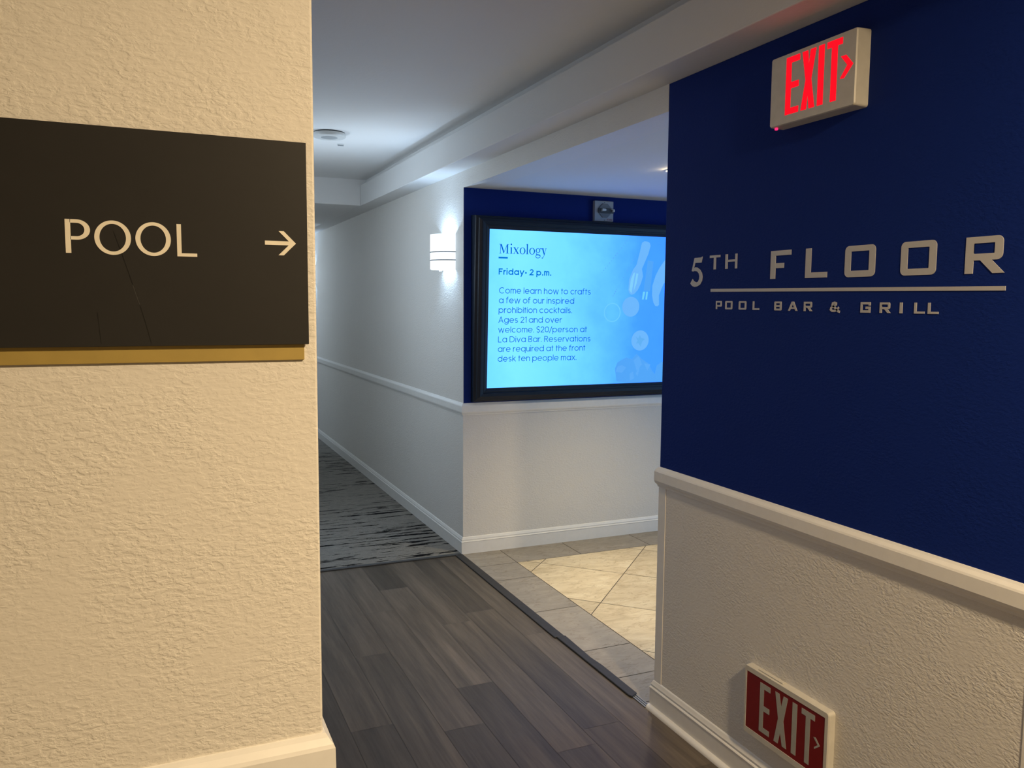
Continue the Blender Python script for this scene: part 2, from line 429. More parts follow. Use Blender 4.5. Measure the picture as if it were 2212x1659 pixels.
b = MB(); b.prism([(XL+0.144, ZB), (XB, ZB), (XB, ZC-0.06), (XB+0.046, ZC-0.06), (XB+0.046, ZC+0.1), (XL+0.144, ZC+0.1)], 0, 1)
b.v = [(p[0], 8.15-1.65*p[2], p[1]) for p in b.v]
struct(b.build('ceiling_soffit_cross', M['ceil'], bevel=0.004))
slab('ceiling_far', XL+0.144, XB+0.046, 8.15, 12, ZC, ZC+0.1, M['ceil'])
slab('ceiling_bar', XW+0.15, 5.0, 1.2, YS, ZT, ZT+0.08, M['ceil'])
slab('ceiling_hall', XW+0.15, 3.2, -3.0, 1.055, ZC, ZC+0.1, M['ceil'])

# trims swept along walls: path points (x, y), wall on the given side, profile (out, z) counter-clockwise from wall
def sweep(name, path, prof, mat, side=1):
    n = len(path); offs = []
    for i in range(n):
        def nr(p, q):
            d = math.dist(p, q); return (-(q[1]-p[1])/d*side, (q[0]-p[0])/d*side)
        a = nr(path[i-1], path[i]) if i > 0 else None
        c = nr(path[i], path[i+1]) if i < n-1 else None
        a = a or c; c = c or a
        mx, my = a[0]+c[0], a[1]+c[1]; l = math.hypot(mx, my); mx /= l; my /= l
        k = 1/(mx*a[0]+my*a[1]); offs.append((mx*k, my*k))
    b = MB(); v = []; f = []; q = len(prof)
    for (p, of) in zip(path, offs):
        for (d, z) in prof: v.append((p[0]+of[0]*d, p[1]+of[1]*d, z))
    for i in range(n-1):
        for k in range(q):
            j = (k+1) % q
            f.append((i*q+k, (i+1)*q+k, (i+1)*q+j, i*q+j))
    f += [list(range(q))[::-1], [(n-1)*q+k for k in range(q)]]
    b.add(v, f); o = b.build(name, mat)
    bm = __import__('bmesh').new(); bm.from_mesh(o.data); __import__('bmesh').ops.recalc_face_normals(bm, faces=bm.faces); bm.to_mesh(o.data); bm.free()
    return struct(o)
RAIL = [(-0.004, 0.9195), (0.003, 0.9195), (0.006, 0.914), (0.012, 0.906), (0.014, 0.901), (0.0145, 0.868), (0.012, 0.860), (0.006, 0.853), (0.004, 0.846), (-0.004, 0.846)]
BASE = [(-0.004, 0.0), (0.012, 0.0), (0.0125, 0.078), (0.0145, 0.081), (0.0125, 0.084), (0.0095, 0.086), (0.009, 0.092), (0.0105, 0.094), (0.008, 0.099), (0.004, 0.108), (0.001, 0.111), (-0.004, 0.111)]
BASEF = [(d, z*0.945) for d, z in BASE]
sweep('trim_1', [(XW+0.15, YE), (XW, YE), (XW, 1.055), (XW+0.15, 1.055)], RAIL, M['trim'], -1)
sweep('trim_2', [(5.0, YS), (XW, YS), (XW, 11.99)], RAIL, M['trim'], 1)
sweep('trim_3', [(-3.19, YL), (XL, YL), (XL, 11.99)], RAIL, M['trim'], -1)
sweep('baseboard_right', [(XW+0.15, YE), (XW, YE), (XW, 1.055), (XW+0.15, 1.055)], BASE, M['trim'], -1)
sweep('baseboard_back', [(5.0, YS), (XW, YS), (XW, 11.99)], BASEF, M['trim'], 1)
sweep('baseboard_left', [(-3.19, YL), (XL, YL), (XL, 11.99)], BASE, M['trim'], -1)
QR = [(0.010, 0.0)]+[(0.0125+0.0165*math.cos(a*PI/12), 0.0165*math.sin(a*PI/12)) for a in range(7)]+[(0.010, 0.0165)]
sweep('trim_4', [(XW, YE+0.012), (XW, 1.055)], QR, M['trim'], -1)      # quarter round on the planks
# corner guards on the wall end, between rail and baseboard
for nm, ya, yb in (('trim_5', 2.441, YE), ('trim_6', 1.055, 1.095)):
    b = MB(); b.box(XW-0.0022, XW+0.001, ya, yb, 0.108, 0.85); struct(b.build(nm, M['trim'], bevel=0.0008))
# reducer strip between planks and tiles, in two lengths, and the bare metal channel at its end
b = MB(); b.prism([(1.664, YS-0.012), (1.625, YS-0.012), (1.625, 3.205), (1.675, 3.205), (1.674, 3.6), (1.672, YS-0.012)], 0.0, 0.007)
struct(b.build('trim_7', M['rubber'], bevel=0.003))
b = MB(); b.prism([(1.634, 3.2045), (1.6785, 3.2045), (1.672, 2.95), (1.6795, 2.87), (1.679, 2.60), (1.645, 2.582), (1.640, 2.60)], 0.0, 0.0085)
struct(b.build('trim_8', M['rubber'], bevel=0.003))
b = MB()
for xx in (1.650, 1.660, 1.670): b.box(xx, xx+0.004, YE+0.014, 2.60, 0, 0.004)
b.box(1.650, 1.674, YE+0.014, 2.60, 0.0, 0.0012)
struct(b.build('trim_9', M['metal']))
# binding strip at the carpet edge
b = MB(); b.box(XL, 1.664, YS-0.018, YS+0.006, 0.0, 0.009); struct(b.build('trim_10', M['darkgrey'], bevel=0.003))

# ------------------------------------------------------------------ lettering engine
def arc(cx, cy, r, a0, a1, n=None, ry=None):
    n = n or max(4, int(abs(a1-a0)/9)); ry = ry or r
    return [(cx+r*math.cos(math.radians(a0+(a1-a0)*i/n)), cy+ry*math.sin(math.radians(a0+(a1-a0)*i/n))) for i in range(n+1)]
XH, ASC, DSC = 0.765, 1.02, -0.27
def glyph(ch, w):
    """monoline geometric letters: list of (points, closed), and dots (x, y, r); cap height 1"""
    h = w/2; X = XH; R = X/2-h; c = X/2; s = []; d = []; adv = X
    st = lambda x, y0, y1: s.append(([(x, y0), (x, y1)], False))
    full = lambda cx, cy, r: s.append((arc(cx, cy, r, 0, 350, 40), True))
    if ch == 'o': full(c, c, R)
    elif ch in 'adgqbp':
        full(c, c, R)
        if ch == 'a': st(X-h, 0, X)
        if ch == 'd': st(X-h, 0, ASC)
        if ch == 'q': st(X-h, DSC, X)
        if ch == 'b': st(h, 0, ASC)
        if ch == 'p': st(h, DSC, X)
        if ch == 'g': s.append(([(X-h, X), (X-h, 0.06)]+arc(c, 0.06, R, 0, -150, 18, ry=0.30), False))
    elif ch == 'c': s.append((arc(c, c, R, 48, 312, 30), False)); adv = X*0.90
    elif ch == 'e': s.append(([(X-h, c)]+arc(c, c, R, 0, 318, 36), False)); s.append(([(h, c), (X-h, c)], False))
    elif ch in 'nhmur':
        ww = 0.60 if ch != 'm' else 0.50; ra = ww/2-h
        if ch == 'u': s.append(([(h, X), (h, ww/2)]+arc(ww/2, ww/2, ra, 180, 360, 18)+[(ww-h, X)], False)); st(ww-h, 0, X); adv = ww
        elif ch == 'r': st(h, 0, X); s.append((arc(0.34, X-0.34, 0.34-h, 180, 82, 10), False)); adv = 0.36
        else:
            st(h, 0, ASC if ch == 'h' else X)
            s.append((arc(ww/2, X-ww/2, ra, 180, 0, 18)+[(ww-h, 0)], False)); adv = ww
            if ch == 'm':
                o = ww-w
                s.append((arc(o+ww/2, X-ww/2, ra, 180, 0, 18)+[(o+ww-h, 0)], False)); adv = o+ww
    elif ch in 'il':
        st(h, 0, X if ch == 'i' else ASC); adv = w
        if ch == 'i': d.append((h, 0.965, w*0.62))
    elif ch == 't': st(0.15, 0, 0.97); s.append(([(0, X-h), (0.36, X-h)], False)); adv = 0.36
    elif ch == 'f': s.append(([(0.13, 0), (0.13, 0.82)]+arc(0.32, 0.82, 0.19, 180, 75, 10), False)); s.append(([(0, X-h), (0.36, X-h)], False)); adv = 0.38
    elif ch == 's':
        q = (X-w)/4
        s.append((arc(0.27, X-h-q, 0.235-h*0.6, 35, 270, 20, ry=q)+arc(0.27, h+q, 0.235-h*0.6, 90, -145, 20, ry=q), False)); adv = 0.54
    elif ch == 'k': st(h, 0, ASC); s.append(([(0.52, X), (h, 0.30)], False)); s.append(([(0.20, 0.42), (0.56, 0)], False)); adv = 0.56
    elif ch == 'v': s.append(([(0.04, X), (0.32, 0.02), (0.60, X)], False)); adv = 0.64
    elif ch == 'w': s.append(([(0.04, X), (0.26, 0.02), (0.49, X-0.04), (0.72, 0.02), (0.94, X)], False)); adv = 0.98
    elif ch == 'x': s.append(([(0.04, X), (0.56, 0)], False)); s.append(([(0.56, X), (0.04, 0)], False)); adv = 0.60
    elif ch == 'y': s.append(([(0.04, X), (0.33, 0.02)], False)); s.append(([(0.62, X), (0.18, DSC)], False)); adv = 0.66
    elif ch == '.': d.append((w*0.62, w*0.62, w*0.66)); adv = w*1.3
    elif ch == '*': d.append((0.17, 0.38, 0.15)); adv = 0.34
    elif ch == '/': s.append(([(0, -0.12), (0.42, ASC)], False)); adv = 0.42
    elif ch == 'C': s.append((arc(0.5, 0.5, 0.5-h, 48, 312, 32), False)); adv = 0.92
    elif ch == 'A': s.append(([(0.04, 0), (0.40, 0.98), (0.76, 0)], False)); s.append(([(0.16, 0.30), (0.64, 0.30)], False)); adv = 0.80
    elif ch == 'L': s.append(([(h, 1), (h, h), (0.56, h)], False)); adv = 0.58
    elif ch == 'D': s.append(([(h, h), (h, 1-h), (0.34, 1-h)]+arc(0.34, 0.5, 0.5-h, 90, -90, 20)+[(h, h)], False)); adv = 0.84
    elif ch == 'B':
        s.append(([(h, h), (h, 1-h), (0.38, 1-h)]+arc(0.38, 0.755, 0.245-h, 90, -90, 14)+[(h, 0.51)], False))
        s.append(([(0.38, 0.51)]+arc(0.38, 0.255, 0.255-h, 90, -90, 14, )+[(h, h)], False)); adv = 0.66
    elif ch == 'R':
        s.append(([(h, 0), (h, 1-h), (0.36, 1-h)]+arc(0.36, 0.73, 0.27-h, 90, -90, 14)+[(h, 0.46+h)], False))
        s.append(([(0.36, 0.50), (0.62, 0)], False)); adv = 0.66
    elif ch == 'F': s.append(([(h, 0), (h, 1-h), (0.60, 1-h)], False)); s.append(([(h, 0.52), (0.52, 0.52)], False)); adv = 0.60
    elif ch == 'E': s.append(([(0.56, 1-h), (h, 1-h), (h, h), (0.56, h)], False)); s.append(([(h, 0.52), (0.48, 0.52)], False)); adv = 0.58
    elif ch == 'I': st(h, 0, 1); adv = w
    elif ch == '2': s.append((arc(0.30, 0.70, 0.30-h, 170, -32, 18)+[(0.06, h), (0.60, h)], False)); adv = 0.62
    elif ch == '1': s.append(([(0.02, 0.82), (0.22, 0.97), (0.22, 0)], False)); adv = 0.28
    elif ch == '0': s.append((arc(0.32, 0.66, 0.32-h, 0, 180, 18)+arc(0.32, 0.34, 0.32-h, 180, 360, 18), True)); adv = 0.64
    elif ch == '$':
        s.append((arc(0.29, 0.74, 0.25, 30, 270, 18, ry=0.22)+arc(0.29, 0.27, 0.25, 90, -150, 18, ry=0.22), False)); st(0.29, -0.12, 0.08); st(0.29, 0.92, 1.10); adv = 0.58
    elif ch == ' ': adv = 0.20
    return s, d, adv
def text(mb, string, x0, x1, y, cap, w, z0, z1, gap=0.11, tight=None):
    """write string from x0 to exactly x1, baseline y"""
    items = []; cur = 0.0
    for i, ch in enumerate(string):
        s, d, a = glyph(ch, w); items.append((cur, s, d)); g = gap
        if tight and i == tight: g = 0.06
        cur += a+g
    tot = cur-gap; kx = (x1-x0)/tot; ky = cap
    for (cx, s, d) in items:
        for pts, cl in s:
            mb.stroke([(x0+(cx+p[0])*kx, y+p[1]*ky) for p in pts], w*cap, z0, z1, cl)
        for (dx, dy, r) in d:
            mb.prism([(x0+(cx+dx)*kx+r*ky*math.cos(2*PI*k/14), y+dy*ky+r*ky*math.sin(2*PI*k/14)) for k in range(14)], z0, z1)

# ------------------------------------------------------------------ POOL sign
YF = 1.070; K = YF/YL
px = lambda x: x*K
pz = lambda z: 1.5+(z-1.5)*K
pool = thing('pool_sign', 'black pool sign with a gold lower plate on the cream wall', 'sign', (0, YL, 1.5), (1, 0, 0), (0, 0, 1))
def PP(x, z): return (px(x), pz(z)-1.5)
b = MB(); b.box(-0.46, 0.1790, -0.0715, 0.14, -0.0005, 0.0038); b.build('backing_plate', M['gold'], pool, bevel=0.0004)['label'] = 'gold plate'
b = MB(); x1, z0 = PP(0.1858, 1.4481); _, z1 = PP(0.1858, 1.7032)
b.box(-0.47, x1, z0, z1, 0.0038, 0.0100); panel = b.build('panel', M['black_panel'], pool, bevel=0.0004)
Z0, Z1 = 0.0099, 0.0106
b = MB(); a0 = PP(-0.0881, 1.5567); a1 = PP(-0.0825, 1.5952)
b.box(a0[0], a1[0], a0[1], a1[1], Z0, Z1)
bo = arc(-0.0762, 1.5836, 0.0138, 90, -90, 20, ry=0.0116); bi = arc(-0.0762, 1.5836, 0.0080, 90, -90, 20, ry=0.0076)
for i in range(20):
    b.prism([PP(*bo[i]), PP(*bo[i+1]), PP(*bi[i+1]), PP(*bi[i])], Z0, Z1)
b.prism([PP(-0.083, 1.5952), PP(-0.0762, 1.5952), PP(-0.0762, 1.5912), PP(-0.083, 1.5912)], Z0, Z1)
b.prism([PP(-0.083, 1.5760), PP(-0.0762, 1.5760), PP(-0.0762, 1.5720), PP(-0.083, 1.5720)], Z0, Z1)
b.build('letter_p', M['ivory'], pool)
for cx in (-0.0389, 0.0046):
    b = MB(); b.ringprism([PP(*p) for p in arc(cx, 1.5757, 0.0194, 0, 354, 59, ry=0.0199)], [PP(*p) for p in arc(cx, 1.5757, 0.0140, 0, 354, 59, ry=0.0160)], Z0, Z1)
    b.build('letter_o', M['ivory'], pool)
b = MB(); b.prism([PP(*p) for p in ((0.0307, 1.5947), (0.0307, 1.5562), (0.0532, 1.5562), (0.0532, 1.5601), (0.0357, 1.5601), (0.0357, 1.5947))], Z0, Z1)
b.build('letter_l', M['ivory'], pool)
b = MB(); b.prism([PP(*p) for p in ((0.1331, 1.5789), (0.1331, 1.5739), (0.1622, 1.5739), (0.1494, 1.5612), (0.1560, 1.5612), (0.1712, 1.5764), (0.1564, 1.5914), (0.1500, 1.5914), (0.1624, 1.5789))], Z0, Z1)
b.build('arrow', M['ivory'], pool)
sc_pts = [(-0.0502, 1.6253), (-0.0441, 1.6053), (-0.0381, 1.5832), (-0.0288, 1.5534), (-0.0195, 1.5213), (-0.0129, 1.4984), (-0.0069, 1.4753), (-0.0015, 1.4519)]
b = MB(); b.stroke([PP(*p) for p in sc_pts[2:]], 0.0010, 0.0100, 0.01003); b.build('scuff_mark', M['scratch'], pool)
b = MB(); b.stroke([PP(-0.0585, 1.4886), PP(-0.0556, 1.4520)], 0.0008, 0.0100, 0.01003)
b.build('scuff_mark', M['scratch'], pool)
b = MB(); b.stroke([PP(*p) for p in ((-0.0195, 1.5213), (-0.0150, 1.5055), (-0.0125, 1.4975))], 0.0006, 0.0100, 0.01006)
b.build('scuff_mark', M['scuff_light'], pool)['label'] = 'pale scuff'

# ------------------------------------------------------------------ lettering on the blue wall
RW = dict(right=(0, -1, 0), upv=(0, 0, 1))
wl = thing('wall_lettering', 'silver 5TH FLOOR pool bar and grill lettering on the navy wall', 'wall sign', (XW, 0, 1.5), **RW)
def W2(y, z): return (-y, z-1.5)
E0 = -0.0005
class Tops:
    n = 0
def E1_():
    Tops.n = (Tops.n+1) % 9
    return 0.0012+Tops.n*0.00004
def box2(b, y0, y1, z0, z1): b.box(-y0, -y1, z0-1.5, z1-1.5, E0, E1_())
five = [(2.3085, 1.6634), (2.2727, 1.6635), (2.2659, 1.6663), (2.2641, 1.6649), (2.2701, 1.6464), (2.3042, 1.6466), (2.3105, 1.6296), (2.3030, 1.6321), (2.2916, 1.631), (2.2759, 1.623), (2.2659, 1.6122), (2.2618, 1.5989), (2.2646, 1.5859), (2.2745, 1.5743), (2.2886, 1.5685), (2.304, 1.5669), (2.3175, 1.5698), (2.3287, 1.5789), (2.3164, 1.5938), (2.3094, 1.587), (2.2958, 1.5813), (2.2863, 1.5838), (2.2805, 1.5916), (2.2793, 1.6021), (2.2832, 1.6114), (2.2923, 1.6183), (2.3065, 1.6201), (2.3153, 1.6186), (2.3226, 1.6204)]
b = MB(); b.prism([W2(*p) for p in five], E0, E1_()); b.build('numeral_five', M['vinyl'], wl)
b = MB(); box2(b, 2.2258, 2.1720, 1.6593, 1.6670); box2(b, 2.2046, 2.1935, 1.6215, 1.6593); b.build('letter_t', M['vinyl'], wl)
b = MB(); box2(b, 2.1455, 2.1338, 1.6208, 1.6668); box2(b, 2.0975, 2.0877, 1.6205, 1.6665); box2(b, 2.1338, 2.0975, 1.6425, 1.6490); b.build('letter_h', M['vinyl'], wl)
b = MB(); box2(b, 1.9347, 1.9137, 1.5835, 1.6648); box2(b, 1.9137, 1.8509, 1.6505, 1.6648); box2(b, 1.9137, 1.8788, 1.6142, 1.6285); b.build('letter_f', M['vinyl'], wl)
b = MB(); box2(b, 1.7932, 1.7718, 1.5822, 1.6637); box2(b, 1.7718, 1.7114, 1.5822, 1.5972); b.build('letter_l', M['vinyl'], wl)
def rrect(x0, x1, y0, y1, r, k=6):
    return (arc(x1-r, y1-r, r, 0, 90, k)+arc(x0+r, y1-r, r, 90, 180, k)+arc(x0+r, y0+r, r, 180, 270, k)+arc(x1-r, y0+r, r, 270, 360, k))
for (ya, yb, za, zb, ia, ib, ic, id_) in ((1.6499, 1.5503, 1.5803, 1.6612, 1.6298, 1.5702, 1.5966, 1.6465), (1.4727, 1.3732, 1.5793, 1.6600, 1.4530, 1.3929, 1.5949, 1.6450)):
    b = MB(); b.ringprism([(p[0], p[1]) for p in rrect(-ya, -yb, za-1.5, zb-1.5, 0.013)], rrect(-ia, -ib, ic-1.5, id_-1.5, 0.0015), E0, E1_()); b.build('letter_o', M['vinyl'], wl)
def lr(b, y0, y1, z0, z1, tv, th):      # R in a box, legs included
    w_ = y0-y1
    b.box(-y0, -y0+tv, z0-1.5, z1-1.5, E0, E1_())
    yb = y1+w_*0.06; zm = z0+(z1-z0)*0.36
    b.ringprism(rrect(-y0, -yb, zm-1.5, z1-1.5, (z1-z0)*0.16), rrect(-y0+tv, -yb-tv*0.95, zm+th-1.5, z1-th-1.5, 0.0012), E0, E1_())
    b.prism([(-y0+w_*0.36, zm-1.5+0.002), (-y0+w_*0.65, zm-1.5+0.002), (-y1, z0-1.5), (-y1-w_*0.29, z0-1.5)], E0, E1_())
b = MB(); lr(b, 1.2982, 1.2036, 1.5778, 1.6587, 0.0202, 0.0145); b.build('letter_r', M['vinyl'], wl)
b = MB(); b.prism([W2(2.2163, 1.5589), W2(2.2161, 1.5493), W2(1.1984, 1.5397), W2(1.1987, 1.5491)], E0, E1_()); b.build('rule_line', M['vinyl'], wl)
def zt(y): return 1.5194-(2.187-y)*0.0074
tv, th = 0.0068, 0.0052
def cap(y): return zt(y)-0.0262, zt(y)
def sq(b, y0, y1): z0, z1 = cap(y0); b.ringprism(rrect(-y0, -y1, z0-1.5, z1-1.5, 0.0035, 3), rrect(-y0+tv, -y1-tv, z0+th-1.5, z1-th-1.5, 0.0006, 3), E0, E1_())
b = MB(); z0, z1 = cap(2.187); b.box(-2.187, -2.187+tv, z0-1.5, z1-1.5, E0, E1_()); b.ringprism(rrect(-2.187, -2.157, z0+0.008-1.5, z1-1.5, 0.0035, 3), rrect(-2.187+tv, -2.157-tv, z0+0.008+th-1.5, z1-th-1.5, 0.0006, 3), E0, E1_()); b.build('small_letter_p', M['vinyl'], wl)
for ya in ((2.1395, 2.1045), (2.073, 2.038)):
    b = MB(); sq(b, *ya); b.build('small_letter_o', M['vinyl'], wl)
def LL(b, y0, y1): z0, z1 = cap(y0); b.box(-y0, -y0+tv, z0-1.5, z1-1.5, E0, E1_()); b.box(-y0+tv, -y1, z0-1.5, z0+th-1.5, E0, E1_())
b = MB(); LL(b, 2.008, 1.9786); b.build('small_letter_l', M['vinyl'], wl)
z0, z1 = cap(1.9125); zm = (z0+z1)/2; b = MB()
for (a, c) in ((z0, zm+th/2), (zm-th/2, z1)): b.ringprism(rrect(-1.9125, -1.8825, a-1.5, c-1.5, 0.003, 3), rrect(-1.9125+tv, -1.8825-tv, a+th-1.5, c-th-1.5, 0.0006, 3), E0, E1_())
b.build('small_letter_b', M['vinyl'], wl)
z0, z1 = cap(1.85); yc = -1.8365; b = MB()
b.prism([(-1.8548, z0-1.5), (-1.8478, z0-1.5), (yc, z1-0.008-1.5), (-1.8251, z0-1.5), (-1.8181, z0-1.5), (yc+0.0045, z1-1.5), (yc-0.0045, z1-1.5)], E0, E1_())
b.box(yc-0.009, yc+0.009, z0+0.0055-1.5, z0+0.010-1.5, E0, E1_()); b.build('small_letter_a', M['vinyl'], wl)
b = MB(); z0, z1 = cap(1.793); lr(b, 1.793, 1.760, z0, z1, tv, th); b.build('small_letter_r', M['vinyl'], wl)
z0, z1 = cap(1.678); s_ = z1-z0; ax = -1.6955; b = MB()
amp = [(0.036, 0.0), (0.030, 0.05), (0.0085, 0.70), (0.0095, 0.86), (0.0160, 0.93), (0.0215, 0.86), (0.0210, 0.72), (0.0130, 0.56), (0.0045, 0.40), (0.0030, 0.22), (0.0085, 0.09), (0.0180, 0.09), (0.0260, 0.22), (0.0320, 0.46)]
b.stroke([(ax+p[0]*0.98, z0-1.5+p[1]*s_) for p in amp], 0.0058, E0, E1_()); b.build('ampersand', M['vinyl'], wl)
z0, z1 = cap(1.575); b = MB()
b.stroke([(-1.5600, z1-th/2-1.5), (-1.5875, z1-th/2-1.5), (-1.5875, z0+th/2-1.5), (-1.5615, z0+th/2-1.5), (-1.5615, (z0+z1)/2-0.001-1.5), (-1.5740, (z0+z1)/2-0.001-1.5)], 0.0060, E0, E1_())
b.box(-1.5645, -1.5580, z1-0.0085-1.5, z1-1.5, E0, E1_()); b.build('small_letter_g', M['vinyl'], wl)
b = MB(); z0, z1 = cap(1.51); lr(b, 1.5291, 1.4957, z0, z1, tv, th); b.build('small_letter_r', M['vinyl'], wl)
b = MB(); z0, z1 = cap(1.463); b.box(-1.4689, -1.4605, z0-1.5, z1-1.5, E0, E1_()); b.build('small_letter_i', M['vinyl'], wl)
for ya in ((1.4269, 1.3976), (1.3888, 1.3596)):
    b = MB(); LL(b, *ya); b.build('small_letter_l', M['vinyl'], wl)

# ------------------------------------------------------------------ lit exit sign (upper)
ex = thing('exit_sign', 'white exit sign glowing red high on the navy wall', 'exit sign', (XW, 0, 2.0), **RW)
def EX(y, z): return (-y, z-2.0)
b = MB(); n = 0.045
out = rrect(-1.910, -1.600, 0.009, 0.199, 0.006, 3)
back = rrect(-1.911, -1.5985, 0.0075, 0.2005, 0.007, 3); q = len(out)
ch = rrect(-1.908, -1.602, 0.011, 0.197, 0.005, 3)
b.add([(p[0], p[1], 0.0) for p in back]+[(p[0], p[1], n-0.004) for p in out]+[(p[0], p[1], n) for p in ch],
      [(i, (i+1) % q, q+(i+1) % q, q+i) for i in range(q)]+[(q+i, q+(i+1) % q, 2*q+(i+1) % q, 2*q+i) for i in range(q)]+[[2*q+i for i in range(q)]])
b.build('housing', M['plastic'], ex)
def exit_letters(fn, parent, mat, z0, z1, E, X, I, T, za, zb, tv, th, bev=None):
    H = zb-za
    b = MB(); y0, y1 = E; zc = (za+zb)/2
    b.prism([fn(y0, za), fn(y1, za), fn(y1, za+th), fn(y0-tv, za+th), fn(y0-tv, zc-th/2), fn(y1+0.0015, zc-th/2), fn(y1+0.0015, zc+th/2), fn(y0-tv, zc+th/2), fn(y0-tv, zb-th), fn(y1, zb-th), fn(y1, zb), fn(y0, zb)], z0, z1); b.build('letter_e', mat, parent)
    b = MB(); y0, y1 = X; ym = (y0+y1)/2; kx = tv*1.02; wv = 0.0105*(y0-y1)/0.05
    b.prism([fn(y0, za), fn(y0-kx, za), fn(ym+0.0005, za+H*0.24), fn(y1+kx, za), fn(y1, za), fn(ym-wv, zc), fn(y1, zb), fn(y1+kx, zb), fn(ym+0.0005, zb-H*0.24), fn(y0-kx, zb), fn(y0, zb), fn(ym+wv, zc)], z0, z1); b.build('letter_x', mat, parent)
    b = MB(); b.prism([fn(I[0], za), fn(I[1], za), fn(I[1], zb), fn(I[0], zb)], z0, z1); b.build('letter_i', mat, parent)
    b = MB(); y0, y1 = T; ym = (y0+y1)/2
    b.prism([fn(y0, zb), fn(y0, zb-th), fn(ym+tv/2, zb-th), fn(ym+tv/2, za), fn(ym-tv/2, za), fn(ym-tv/2, zb-th), fn(y1, zb-th), fn(y1, zb)], z0, z1); b.build('letter_t', mat, parent)
exit_letters(EX, ex, M['exit_red'], n-0.0006, n+0.0004, (1.8490, 1.7974), (1.7885, 1.7375), (1.7285, 1.7078), (1.6987, 1.6460), 2.0330, 2.1870, 0.0205, 0.0165)
b = MB(); b.prism([EX(*p) for p in ((1.6505, 2.1393), (1.6328, 2.1393), (1.6084, 2.1120), (1.6373, 2.0826), (1.6514, 2.0840), (1.6280, 2.1135))], n-0.0006, n+0.0004); b.build('arrow', M['exit_red'], ex)
b = MB(); b.box(-1.900, -1.893, 0.003, 0.0085, 0.028, 0.035); b.build('indicator_light', M['led_red'], ex, bevel=0.001)

# ------------------------------------------------------------------ low exit sign
lo = thing('exit_sign', 'red exit sign with grey letters low on the white wainscot, unlit', 'exit sign', (XW, 0, 0.2), **RW)
def LO(y, z): return (-y, z-0.2)
b = MB(); n = 0.022
out = rrect(-1.9590, -1.6125, -0.020, 0.1965, 0.008, 4); inn = rrect(-1.9495, -1.6262, -0.001, 0.1792, 0.0008, 4); bk = rrect(-1.9600, -1.6110, -0.0215, 0.1985, 0.009, 4); q = len(out)
b.add([(p[0], p[1], 0) for p in bk]+[(p[0], p[1], n-0.003) for p in out]+[(p[0]*1.0, p[1], n) for p in rrect(-1.9575, -1.6150, -0.0185, 0.1950, 0.007, 4)]+[(p[0], p[1], n) for p in inn]+[(p[0], p[1], n-0.003) for p in inn],
      [(k*q+i, k*q+(i+1) % q, (k+1)*q+(i+1) % q, (k+1)*q+i) for k in range(4) for i in range(q)])
b.build('frame', M['plastic'], lo)
b = MB(); b.box(-1.9500, -1.6257, -0.0015, 0.1797, 0.010, n-0.0012); b.build('panel', M['red_panel'], lo)
exit_letters(LO, lo, M['grey_letter'], n-0.0014, n-0.0006, (1.8886, 1.8440), (1.8232, 1.7702), (1.7509, 1.7322), (1.7146, 1.6638), 0.2138, 0.3672, 0.0172, 0.0165)
b = MB(); b.prism([LO(*p) for p in ((1.6665, 0.3045), (1.6580, 0.3065), (1.6411, 0.2893), (1.6619, 0.2715), (1.6625, 0.2772), (1.6495, 0.2888))], n-0.0014, n-0.0006); b.build('arrow', M['grey_letter'], lo)
b = MB(); b.box(-1.905, -1.800, 0.1975, 0.2005, 0.004, 0.016); b.build('cover_latch', M['plastic'], lo, bevel=0.001)

# ------------------------------------------------------------------ information display
OB = Vector((1.8195, 4.535, 1.0066)); OT = Vector((1.8195, 4.500, 1.944))
VV = (OT-OB).normalized(); SW, SH = 1.667, 0.938
dp = thing('information_display', 'wide display in a dark moulded frame, glowing blue with cocktail class text', 'display', OB, (1, 0, 0), VV)
dp_m = dp.matrix_world.copy(); inv = dp_m.inverted()
PROF = [(0.0, -0.004), (0.0, 0.010), (0.011, 0.014), (0.0125, 0.019), (0.018, 0.0215), (0.026, 0.022), (0.0275, 0.030), (0.040, 0.033), (0.046, 0.034), (0.052, 0.031), (0.062, 0.028), (0.066, 0.020), (0.078, 0.014), (0.080, 0.006)]
b = MB(); v = []; q = len(PROF)
for (cx, cy, sx_, sy_) in ((0, 0, -1, -1), (SW, 0, 1, -1), (SW, SH, 1, 1), (0, SH, -1, 1)):
    for (d, nn) in PROF: v.append((cx+sx_*d*1.12, cy+sy_*d*(0.95 if sy_ > 0 else 1.0), nn))
    p = dp_m @ Vector((cx+sx_*0.082*1.12, cy+sy_*0.080, 0.0)); p.y = YS-0.001
    v.append(tuple(inv @ p))
q += 1; f = []
for c in range(4):
    c2 = (c+1) % 4
    for k in range(q-1): f.append((c*q+k, c*q+k+1, c2*q+k+1, c2*q+k))
b.add(v, f)
fr = b.build('frame', M['frame'], dp)
b = MB(); b.box(0, SW, 0, SH, -0.006, 0.0); scr = b.build('screen', M['screen'], dp)
Z0, Z1 = 0.0002, 0.0006
for s_, x1_, y_, ti in (('Come learn how to crafts', 0.6895, 0.5648, None), ('a few of our inspired', 0.575, 0.5070, None), ('prohibition cocktails.', 0.5631, 0.4492, None), ('Ages 21 and over', 0.4937, 0.3906, 7),
                        ('welcome. $20/person at', 0.6719, 0.3316, None), ('La Diva Bar. Reservations', 0.6993, 0.2732, None), ('are required at the front', 0.6638, 0.2160, None), ('desk ten people max.', 0.6037, 0.1575, None)):
    b = MB(); text(b, s_, 0.0705, x1_, y_, 0.0358, 0.105, Z0, Z1, tight=ti); b.build('text_line', M['ink'], scr)
b = MB(); text(b, 'Friday* 2 p.m.', 0.0652, 0.4131, 0.6752, 0.0365, 0.175, Z0, Z1, gap=0.10); b.build('date_line', M['ink_bold'], scr)
